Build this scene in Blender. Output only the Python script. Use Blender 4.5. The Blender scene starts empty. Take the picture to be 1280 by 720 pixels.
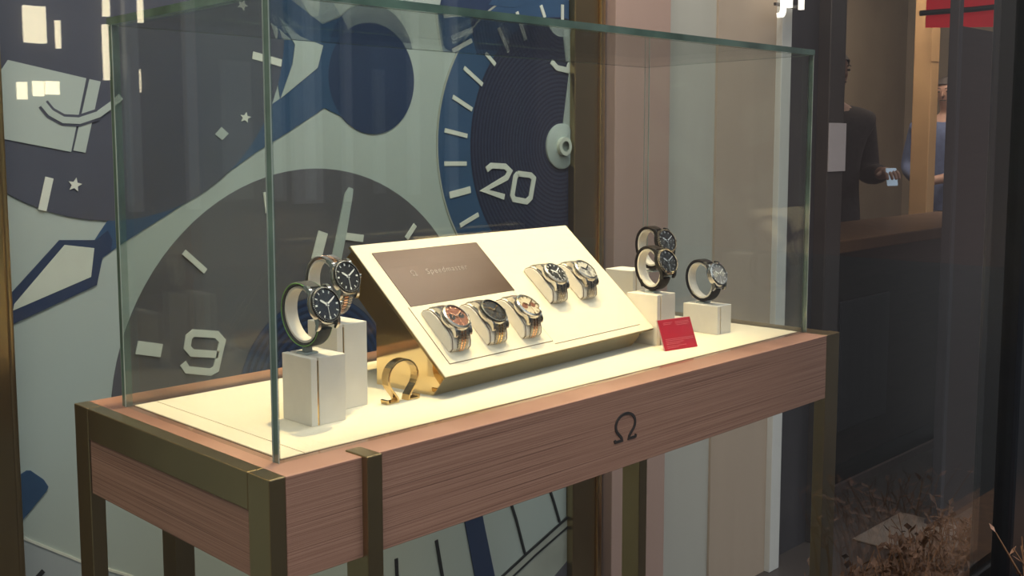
import bpy, bmesh, math, random
from mathutils import Vector, Matrix
random.seed(7)
C = bpy.context.scene.collection
PI = math.pi
sc = bpy.context.scene

# ------------------------------------------------------------ camera
cam_d = bpy.data.cameras.new('camera'); cam = bpy.data.objects.new('camera', cam_d); C.objects.link(cam)
F_ = Vector((0.6807, 0.7259, -0.0990)).normalized()
R_ = Vector((0.7289, -0.6845, -0.0072)).normalized()
U_ = R_.cross(F_).normalized(); R_ = F_.cross(U_).normalized()
m = Matrix((R_, U_, -F_)).transposed().to_4x4(); m.translation = Vector((-0.5990, -0.8927, 0.3224))
cam.matrix_world = m
cam_d.sensor_width = 36; cam_d.lens = 1316.685/1280*36
cam_d.shift_x = (640-556.255)/1280; cam_d.shift_y = -(360-316.94)/1280
cam_d.clip_start = .02; cam_d.clip_end = 200
sc.camera = cam

# ------------------------------------------------------------ world, lights, exposure
sc.view_settings.view_transform = 'Standard'; sc.view_settings.look = 'None'
sc.view_settings.exposure = 0.0; sc.view_settings.gamma = 1.0; sc.view_settings.use_curve_mapping = False
sc.cycles.max_bounces = 10; sc.cycles.transparent_max_bounces = 24; sc.cycles.glossy_bounces = 5; sc.cycles.caustics_reflective = False
sc.cycles.sample_clamp_indirect = 4
w = bpy.data.worlds.new('sky'); sc.world = w; w.use_nodes = True
nt = w.node_tree; bg = nt.nodes['Background']
tc = nt.nodes.new('ShaderNodeTexCoord'); sp = nt.nodes.new('ShaderNodeSeparateXYZ'); rp = nt.nodes.new('ShaderNodeValToRGB')
nt.links.new(tc.outputs['Generated'], sp.inputs[0]); nt.links.new(sp.outputs['Z'], rp.inputs[0]); nt.links.new(rp.outputs[0], bg.inputs[0])
e = rp.color_ramp.elements
e[0].position = 0.0; e[0].color = (.07, .06, .06, 1)
e[1].position = .75; e[1].color = (.95, 1.0, 1.05, 1)
x = e.new(.28); x.color = (.075, .08, .085, 1)
x = e.new(.45); x.color = (.8, .85, .9, 1)
bg.inputs[1].default_value = 1.7

def light(name, kind, loc, target, energy, color, size=.1, spot=60, blend=.4):
    d = bpy.data.lights.new(name, kind); d.energy = energy; d.color = color
    if kind == 'AREA': d.shape = 'RECTANGLE'; d.size, d.size_y = size
    else: d.shadow_soft_size = size
    if kind == 'SPOT': d.spot_size = math.radians(spot); d.spot_blend = blend
    o = bpy.data.objects.new(name, d); C.objects.link(o); o.location = loc
    o.rotation_euler = (Vector(target)-Vector(loc)).to_track_quat('-Z', 'Y').to_euler()
    return o
WARM = (1.0, .74, .36)
light('case_fill', 'AREA', (-.35, -.12, 1.60), (.55, .15, .05), 9, (1.0, .84, .62), (.5, .3))
light('case_spot', 'SPOT', (.50, .30, 1.72), (.42, .14, 0), 135, WARM, .035, 42, .6)
light('case_spot', 'SPOT', (1.05, .30, 1.72), (.80, .14, 0), 80, WARM, .035, 40, .7)
light('wall_wash', 'AREA', (.70, .02, 1.72), (.62, .70, .10), 22, (1.0, .98, .93), (1.9, .12))  # area light added to brighten the mural, no fixture modelled
light('entrance_fill', 'AREA', (2.0, .25, 1.70), (1.95, .7, -.3), 5.0, (1.0, .88, .74), (.5, .2))  # added warm light for the pale walls, no fixture in view
light('shop_fill', 'AREA', (5.45, 1.35, 1.7), (6.6, 2.4, .4), 46, (1.0, .84, .68), (1.2, .6))  # added fill that brightens the tan column
light('shop_fill', 'AREA', (6.3, 2.1, 1.7), (7.2, 2.7, .4), 30, (1.0, .84, .68), (1.0, .5))  # second added fill, for the wall behind the people
light('shop_fill', 'AREA', (3.6, .2, 1.7), (3.6, .8, -.9), 1.2, (1.0, .75, .6), (.6, .3))

# ------------------------------------------------------------ materials
def mat(name, col, rough=.5, metal=0.0, noise=0, scale=40, bump=0, spec=.5, coat=0, emis=None, es=0, vec=None):
    mt = bpy.data.materials.new(name); mt.use_nodes = True
    n = mt.node_tree; b = n.nodes['Principled BSDF']
    b.inputs['Base Color'].default_value = (*col, 1); b.inputs['Roughness'].default_value = rough
    b.inputs['Metallic'].default_value = metal; b.inputs['Specular IOR Level'].default_value = spec
    b.inputs['Coat Weight'].default_value = coat
    if emis: b.inputs['Emission Color'].default_value = (*emis, 1); b.inputs['Emission Strength'].default_value = es
    t = n.nodes.new('ShaderNodeTexCoord'); mp = n.nodes.new('ShaderNodeMapping')
    if vec: mp.inputs['Scale'].default_value = vec
    no = n.nodes.new('ShaderNodeTexNoise'); no.inputs['Scale'].default_value = scale; no.inputs['Detail'].default_value = 3
    n.links.new(t.outputs['Object'], mp.inputs[0]); n.links.new(mp.outputs[0], no.inputs[0])
    if noise:
        r = n.nodes.new('ShaderNodeValToRGB')
        r.color_ramp.elements[0].position = .3; r.color_ramp.elements[1].position = .7
        r.color_ramp.elements[0].color = (*[max(0, c*(1-noise)) for c in col], 1)
        r.color_ramp.elements[1].color = (*[min(1, c*(1+noise)) for c in col], 1)
        n.links.new(no.outputs[0], r.inputs[0]); n.links.new(r.outputs[0], b.inputs['Base Color'])
    if bump:
        bp = n.nodes.new('ShaderNodeBump'); bp.inputs['Strength'].default_value = bump; bp.inputs['Distance'].default_value = .002
        n.links.new(no.outputs[0], bp.inputs['Height']); n.links.new(bp.outputs[0], b.inputs['Normal'])
    return mt
def srgb(r, g, b):
    f = lambda c: (c/255/12.92) if c/255 <= .04045 else ((c/255+.055)/1.055)**2.4
    return (f(r), f(g), f(b))
M = {}
M['cream'] = mat('cream_fabric', (.82, .74, .58), .85, noise=.04, scale=300, bump=.15)
M['cream_smooth'] = mat('cream_leather', (.86, .81, .73), .6, noise=.03, scale=60, bump=.03)
M['groove'] = mat('dark_groove', (.16, .11, .07), .8, noise=.1)
M['brass'] = mat('bronzed_brass', (.40, .30, .155), .32, metal=1, noise=.10, scale=6, bump=.01)
M['mirror'] = mat('polished_brass', (.86, .66, .36), .06, metal=1, noise=.02, scale=4)
M['ornament'] = mat('antique_gold', (.66, .48, .23), .12, metal=1, noise=.03)
M['gold'] = mat('yellow_gold', (.85, .60, .28), .16, metal=1, noise=.03)
M['rose'] = mat('rose_gold', (.86, .50, .32), .2, metal=1, noise=.03)
M['steel'] = mat('polished_steel', (.54, .52, .50), .18, metal=1, noise=.04)
M['brushed'] = mat('brushed_steel', (.36, .34, .32), .34, metal=1, noise=.08, scale=300)
M['ceramic'] = mat('black_ceramic', (.010, .010, .011), .4, spec=.22, noise=.1)
M['black'] = mat('black_dial', (.012, .012, .014), .35, noise=.1)
M['blackstrap'] = mat('black_leather', (.016, .011, .010), .6, spec=.15, noise=.3, scale=200, bump=.3)
M['greystrap'] = mat('grey_textile', (.05, .052, .055), .8, noise=.3, scale=500, bump=.3)
M['green'] = mat('green_stitching', (.16, .36, .09), .7, noise=.1)
M['white_dial'] = mat('silver_white_dial', (.52, .50, .44), .35, noise=.03)
M['gold_dial'] = mat('champagne_dial', (.58, .50, .36), .35, noise=.1)
M['rose_dial'] = mat('rose_dial', (.25, .095, .055), .35, metal=.2, noise=.15)
M['grey_dial'] = mat('grey_dial', (.30, .29, .29), .35, noise=.06)
M['dark_grey_dial'] = mat('slate_dial', (.035, .035, .035), .35, noise=.06)
M['blue_black'] = mat('blue_black_dial', (.012, .016, .026), .25, noise=.1)
M['lume'] = mat('pale_hands', (.85, .86, .82), .4, noise=.02)
M['screen'] = mat('bronze_plaque', (.105, .062, .038), .28, metal=.35, noise=.06, scale=8)
M['letter'] = mat('pale_metal_letter', (.34, .28, .24), .35, metal=1, noise=.03)
M['card'] = mat('red_card', srgb(176, 24, 48), .4, noise=.05, scale=80)
M['card_text'] = mat('pink_print', srgb(216, 108, 118), .5, noise=.03)
M['pale_edge'] = mat('clear_edge', (.62, .45, .45), .3, noise=.03)
M['clear'] = mat('smoky_clear_plastic', (.45, .50, .48), .15, noise=.03)
# shop
M['side_wall'] = mat('warm_grey_wall', srgb(172, 164, 142), .7, noise=.03)
M['pink'] = mat('pink_beige_panel', srgb(178, 150, 136), .55, noise=.025, scale=3, vec=(6, 6, .3))
M['white_wall'] = mat('off_white_wall', srgb(184, 182, 170), .6, noise=.03, scale=3, vec=(6, 6, .3))
M['tan_wall'] = mat('beige_wall', srgb(182, 164, 144), .6, noise=.03, scale=3, vec=(6, 6, .3))
M['pale_trim'] = mat('pale_trim', srgb(215, 215, 208), .4, noise=.02)
M['charcoal'] = mat('charcoal_panel', srgb(58, 55, 58), .35, noise=.15, scale=4, vec=(6, 6, .5))
M['char2'] = mat('dark_bronze_frame', srgb(58, 52, 50), .35, noise=.12, scale=6)
M['brown_wall'] = mat('brown_shop_wall', srgb(116, 106, 92), .7, noise=.12, scale=2)
M['counter'] = mat('dark_walnut', srgb(48, 36, 34), .4, noise=.2, scale=6, vec=(1, 1, 12))
M['counter_top'] = mat('oak_edge', srgb(104, 76, 52), .45, noise=.15, scale=10)
M['floor'] = mat('brown_floor', srgb(62, 54, 50), .5, noise=.12, scale=5)
M['ceil'] = mat('ceiling_paint', (.25, .24, .23), .8, noise=.03)
M['tan_col'] = mat('tan_column', srgb(174, 140, 98), .6, noise=.08, scale=5)
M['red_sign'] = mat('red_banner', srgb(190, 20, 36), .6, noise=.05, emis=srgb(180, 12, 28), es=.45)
M['cable'] = mat('black_rail', (.012, .011, .011), .5, noise=.1)
M['frame'] = mat('black_window_frame', (.010, .011, .014), .35, noise=.1)
M['reflection_glow'] = mat('reflected_letter_glow', (.9, .88, .8), .5, emis=(1, .95, .82), es=1.3, noise=.01)  # glow for the letters that imitate a reflected sign
M['tile'] = mat('pale_tile', srgb(120, 108, 98), .35, noise=.08)
M['stalk'] = mat('dry_stalk', srgb(120, 84, 56), .8, noise=.3, scale=60)
M['leaf'] = mat('dry_leaf', srgb(140, 104, 84), .7, noise=.25, scale=60)
M['skin'] = mat('skin', (.36, .21, .15), .55, noise=.06)
M['hair'] = mat('dark_hair', (.025, .018, .014), .6, noise=.2)
M['jacket'] = mat('dark_jacket', (.022, .015, .014), .8, noise=.2)
M['trouser'] = mat('dark_trousers', (.02, .02, .025), .8, noise=.2)
M['shirt'] = mat('blue_shirt', srgb(82, 96, 130), .8, noise=.12)
M['bedleaf'] = mat('brown_dead_grass', srgb(78, 54, 38), .8, noise=.4, scale=40)
M['plinth'] = mat('dull_brown_strip', srgb(96, 80, 76), .5, noise=.1)
M['phone'] = mat('phone', srgb(150, 175, 195), .3, noise=.02, emis=(.6, .75, .9), es=.35)
M['paper'] = mat('grey_paper', srgb(170, 160, 158), .8, noise=.02)
M['street'] = mat('street_facade', (.05, .05, .055), .8, noise=.1, scale=2)
M['streak_pale'] = mat('pale_streak_strip', (.55, .57, .58), .8, noise=.1)  # pale tone of the added strips mirrored as streaks
M['pave'] = mat('street_pavement', (.025, .025, .025), .9, noise=.15, scale=5)
M['lit'] = mat('sunlit_far_window', (.9, .7, .45), .4, emis=(1.0, .88, .58), es=13, noise=.01)
# print colours of the mural
M['art_pale'] = mat('print_pale_grey', srgb(166, 179, 171), .6, noise=.02, scale=3)
M['art_white'] = mat('print_white', srgb(208, 214, 200), .6, noise=.01)
M['art_dark'] = mat('print_charcoal', srgb(86, 86, 90), .45, noise=.08, scale=4)
M['art_dusk'] = mat('print_dark_slate', srgb(72, 76, 88), .45, noise=.12, scale=5)
M['art_blue'] = mat('print_blue', srgb(50, 78, 108), .45, noise=.12, scale=4)
M['art_navy'] = mat('print_navy', srgb(42, 58, 86), .45, noise=.08, scale=4)
M['art_grey'] = mat('print_grey', srgb(158, 168, 168), .6, noise=.03, scale=4)
M['art_black'] = mat('print_black', srgb(34, 36, 38), .5, noise=.05)
M['art_silver'] = mat('print_silver', srgb(160, 166, 152), .5, noise=.1, scale=12)
M['art_glow'] = mat('print_luminous', srgb(192, 200, 184), .6, noise=.06, scale=20)

def ringmat(name, c1, c2, cx, cz, freq, width=.3):
    """print of fine concentric rings about (cx, cz) in the mural plane"""
    mt = mat(name, c1, .4); n = mt.node_tree; b = n.nodes['Principled BSDF']
    t = n.nodes.new('ShaderNodeTexCoord'); mp = n.nodes.new('ShaderNodeMapping'); mp.inputs['Location'].default_value = (-cx, 0, -cz)
    s = n.nodes.new('ShaderNodeVectorMath'); s.operation = 'MULTIPLY'; s.inputs[1].default_value = (1, 0, 1)
    l = n.nodes.new('ShaderNodeVectorMath'); l.operation = 'LENGTH'
    mu = n.nodes.new('ShaderNodeMath'); mu.operation = 'MULTIPLY'; mu.inputs[1].default_value = freq
    fr = n.nodes.new('ShaderNodeMath'); fr.operation = 'FRACT'
    r = n.nodes.new('ShaderNodeValToRGB'); r.color_ramp.elements[0].position = width; r.color_ramp.elements[1].position = width+.25
    r.color_ramp.elements[0].color = (*c2, 1); r.color_ramp.elements[1].color = (*c1, 1)
    for a, bb in ((t.outputs['Object'], mp.inputs[0]), (mp.outputs[0], s.inputs[0]), (s.outputs[0], l.inputs[0]), (l.outputs['Value'], mu.inputs[0]), (mu.outputs[0], fr.inputs[0]), (fr.outputs[0], r.inputs[0]), (r.outputs[0], b.inputs['Base Color'])):
        n.links.new(a, bb)
    return mt
M['rings_twenty'] = ringmat('print_rings_blue', srgb(52, 56, 74), srgb(34, 38, 58), 1.2591, .3259, 105, .3)
M['rings_nine'] = ringmat('print_rings_navy', srgb(42, 62, 96), srgb(28, 40, 66), .5617, -.1256, 75, .35)

def woodmat():
    mt = mat('striped_walnut', (.4, .25, .2), .5); n = mt.node_tree; b = n.nodes['Principled BSDF']
    t = n.nodes.new('ShaderNodeTexCoord'); mp = n.nodes.new('ShaderNodeMapping'); mp.inputs['Scale'].default_value = (1.3, 1.3, 430)
    no = n.nodes.new('ShaderNodeTexNoise'); no.inputs['Scale'].default_value = 1.6; no.inputs['Detail'].default_value = 4; no.inputs['Roughness'].default_value = .65
    r = n.nodes.new('ShaderNodeValToRGB'); el = r.color_ramp.elements
    el[0].position = .32; el[0].color = (*srgb(122, 86, 72), 1); el[1].position = .62; el[1].color = (*srgb(190, 146, 122), 1)
    k = el.new(.45); k.color = (*srgb(168, 124, 102), 1)
    n.links.new(t.outputs['Object'], mp.inputs[0]); n.links.new(mp.outputs[0], no.inputs[0]); n.links.new(no.outputs[0], r.inputs[0]); n.links.new(r.outputs[0], b.inputs['Base Color'])
    bp = n.nodes.new('ShaderNodeBump'); bp.inputs['Strength'].default_value = .25; bp.inputs['Distance'].default_value = .001
    n.links.new(no.outputs[0], bp.inputs['Height']); n.links.new(bp.outputs[0], b.inputs['Normal'])
    return mt
M['wood'] = woodmat()

def glassmat(name, tint, refl=.04):
    mt = bpy.data.materials.new(name); mt.use_nodes = True; n = mt.node_tree; n.nodes.clear()
    out = n.nodes.new('ShaderNodeOutputMaterial'); mx = n.nodes.new('ShaderNodeMixShader')
    tr = n.nodes.new('ShaderNodeBsdfTransparent'); tr.inputs[0].default_value = (*tint, 1)
    gl = n.nodes.new('ShaderNodeBsdfGlossy'); gl.inputs['Roughness'].default_value = 0.0
    lw = n.nodes.new('ShaderNodeLayerWeight'); lw.inputs[0].default_value = .5
    pw = n.nodes.new('ShaderNodeMath'); pw.operation = 'POWER'; pw.inputs[1].default_value = 5
    ma = n.nodes.new('ShaderNodeMath'); ma.operation = 'MULTIPLY_ADD'; ma.inputs[1].default_value = 1-refl; ma.inputs[2].default_value = refl
    n.links.new(lw.outputs['Facing'], pw.inputs[0]); n.links.new(pw.outputs[0], ma.inputs[0]); n.links.new(ma.outputs[0], mx.inputs[0])
    n.links.new(tr.outputs[0], mx.inputs[1]); n.links.new(gl.outputs[0], mx.inputs[2]); n.links.new(mx.outputs[0], out.inputs[0])
    return mt
M['glass'] = glassmat('clear_glass', (.975, .99, .98), .035)
M['shop_glass'] = glassmat('shop_window_glass', (.99, .99, .99), .04)
def edgemat():
    mt = glassmat('green_glass_edge', (.30, .50, .42), .25); return mt
M['edge'] = mat('green_glass_edge', (.13, .22, .17), .10, coat=1, noise=.4, scale=14)
M['edge_light'] = mat('polished_glass_bevel', (.42, .50, .44), .1, coat=1, noise=.2, scale=14)

# ------------------------------------------------------------ mesh helpers
class B:
    def __init__(s): s.v = []; s.f = []; s.mi = []; s.cur = 0; s.smooth = []; s.sm = False
    def add(s, vs, fs):
        o = len(s.v); s.v += [tuple(v) for v in vs]; s.f += [tuple(o+i for i in f) for f in fs]; s.mi += [s.cur]*len(fs); s.smooth += [s.sm]*len(fs); return s
    def box(s, a, b):
        (x0, y0, z0), (x1, y1, z1) = a, b
        return s.add([(x0,y0,z0),(x1,y0,z0),(x1,y1,z0),(x0,y1,z0),(x0,y0,z1),(x1,y0,z1),(x1,y1,z1),(x0,y1,z1)],
              [(0,3,2,1),(4,5,6,7),(0,1,5,4),(1,2,6,5),(2,3,7,6),(3,0,4,7)])
    def obox(s, c, ax, ay, az):          # centre and three half axes
        c, ax, ay, az = map(Vector, (c, ax, ay, az))
        P = [c+ax*i+ay*j+az*k for k in (-1, 1) for (i, j) in ((-1,-1),(1,-1),(1,1),(-1,1))]
        return s.add(P, [(0,3,2,1),(4,5,6,7),(0,1,5,4),(1,2,6,5),(2,3,7,6),(3,0,4,7)])
    def prism(s, pts, fn, d0, d1):       # pts 2D, fn(p, d) -> 3D
        n = len(pts); vs = [fn(p, d0) for p in pts]+[fn(p, d1) for p in pts]
        return s.add(vs, [tuple(range(n-1, -1, -1)), tuple(range(n, 2*n))]+[(i, (i+1) % n, n+(i+1) % n, n+i) for i in range(n)])
    def lathe(s, prof, seg=32, org=(0,0,0), ax='Z', caps=True, sx=1, sy=1):
        n = len(prof); vs = []
        for k in range(seg):
            a = 2*PI*k/seg
            for r, z in prof:
                x, y = r*math.cos(a)*sx, r*math.sin(a)*sy
                p = (x, y, z) if ax == 'Z' else ((z, x, y) if ax == 'X' else (x, z, y))
                vs.append((p[0]+org[0], p[1]+org[1], p[2]+org[2]))
        fs = []
        for k in range(seg):
            for i in range(n-1):
                fs.append((k*n+i, ((k+1) % seg)*n+i, ((k+1) % seg)*n+i+1, k*n+i+1))
        if caps: fs += [tuple(k*n for k in range(seg-1, -1, -1)), tuple(k*n+n-1 for k in range(seg))]
        return s.add(vs, fs)
    def tube(s, path, r, seg=8, closed=False):
        P = [Vector(p) for p in path]; n = len(P); R = r if isinstance(r, (list, tuple)) else [r]*n
        vs = []; up = Vector((.31, .52, .79)).normalized()
        for i, p in enumerate(P):
            d = (P[min(i+1, n-1)]-P[max(i-1, 0)]) if not closed else (P[(i+1) % n]-P[i-1])
            d.normalize(); a = d.cross(up).normalized(); b = d.cross(a)
            vs += [p+(a*math.cos(2*PI*k/seg)+b*math.sin(2*PI*k/seg))*R[i] for k in range(seg)]
        fs = []
        for i in range(n if closed else n-1):
            for k in range(seg): fs.append((i*seg+k, i*seg+(k+1) % seg, ((i+1) % n)*seg+(k+1) % seg, ((i+1) % n)*seg+k))
        if not closed: fs += [tuple(range(seg-1, -1, -1)), tuple((n-1)*seg+k for k in range(seg))]
        return s.add(vs, fs)
    def stroke(s, path, w, fn, d0, d1, closed=False):   # mitred 2D ribbon, extruded; w number or list
        P = [Vector(p) for p in path]; n = len(P); W = w if isinstance(w, (list, tuple)) else [w]*n
        Lf, Rt = [], []
        for i in range(n):
            a = (P[i]-P[i-1]).normalized() if (i > 0 or closed) else None
            b = (P[(i+1) % n]-P[i]).normalized() if (i < n-1 or closed) else None
            a = a or b; b = b or a
            t = (a+b); t = t.normalized() if t.length > 1e-4 else a
            nn = Vector((-t.y, t.x)); c = max(.45, nn.dot(Vector((-a.y, a.x))))
            Lf.append(P[i]+nn*(W[i]/2/c)); Rt.append(P[i]-nn*(W[i]/2/c))
        vs = []
        for i in range(n): vs += [fn(Lf[i], d0), fn(Rt[i], d0), fn(Rt[i], d1), fn(Lf[i], d1)]
        fs = []
        for i in range(n if closed else n-1):
            j = (i+1) % n
            for k in range(4): fs.append((i*4+k, i*4+(k+1) % 4, j*4+(k+1) % 4, j*4+k))
        if not closed: fs += [(3, 2, 1, 0), ((n-1)*4, (n-1)*4+1, (n-1)*4+2, (n-1)*4+3)]
        return s.add(vs, fs)
    def xf(s, mtx, start=0):
        for i in range(start, len(s.v)): s.v[i] = tuple(mtx @ Vector(s.v[i]))
        return s
    def build(s, name, mats, parent=None, bevel=0, smooth=False, seg=2, label=None):
        me = bpy.data.meshes.new(name); me.from_pydata(s.v, [], s.f)
        mats = mats if isinstance(mats, (list, tuple)) else [mats]
        for q in mats: me.materials.append(M[q] if isinstance(q, str) else q)
        me.polygons.foreach_set('material_index', s.mi)
        b = bmesh.new(); b.from_mesh(me); bmesh.ops.recalc_face_normals(b, faces=b.faces); b.to_mesh(me); b.free()
        if smooth or any(s.smooth): me.polygons.foreach_set('use_smooth', [smooth or x for x in s.smooth])
        o = bpy.data.objects.new(name, me); C.objects.link(o)
        if parent: o.parent = parent
        if smooth:
            try: me.set_sharp_from_angle(angle=math.radians(40))
            except Exception: pass
        if bevel:
            md = o.modifiers.new('bevel', 'BEVEL'); md.width = bevel; md.segments = seg; md.limit_method = 'ANGLE'
        if label: o['label'] = label
        return o
def tag(o, label, cat, group=None, kind=None):
    o['label'] = label; o['category'] = cat
    if group: o['group'] = group
    if kind: o['kind'] = kind
    return o
def thing(name, label, cat, loc=(0,0,0), rot=None, group=None):
    o = bpy.data.objects.new(name, None); C.objects.link(o); o.empty_display_size = .01
    o.location = loc
    if rot is not None:
        if isinstance(rot, Matrix): o.rotation_euler = rot.to_euler()
        else: o.rotation_euler = rot
    return tag(o, label, cat, group)
def struct(name, b, m_, **k):
    o = b.build(name, m_, **k); o['kind'] = 'structure'; return o
def text_mesh(txt, size, depth, shear=0, space=1.0):
    cu = bpy.data.curves.new('text', 'FONT'); cu.body = txt; cu.size = size; cu.extrude = depth/2; cu.shear = shear; cu.space_character = space
    o = bpy.data.objects.new('text', cu); C.objects.link(o)
    bpy.context.view_layer.update()
    me = bpy.data.meshes.new_from_object(o.evaluated_get(bpy.context.evaluated_depsgraph_get()))
    C.objects.unlink(o); bpy.data.objects.remove(o)
    return me
def omega_path(wd, ht):
    """centre line of the horseshoe letter, width wd, height ht, feet on z=0"""
    p = [(.50, .115), (.475, .03), (.16, .03), (.185, .13)]
    n = 22
    for i in range(1, n):
        a = math.radians(-58+(296)*i/n)
        p.append((.455*math.cos(a), .575+.40*math.sin(a)))
    p += [(-.185, .13), (-.16, .03), (-.475, .03), (-.50, .115)]
    return [(x*wd, z*ht) for x, z in p]
CLIP = (0.1628, -0.1607, -0.0995)
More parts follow.
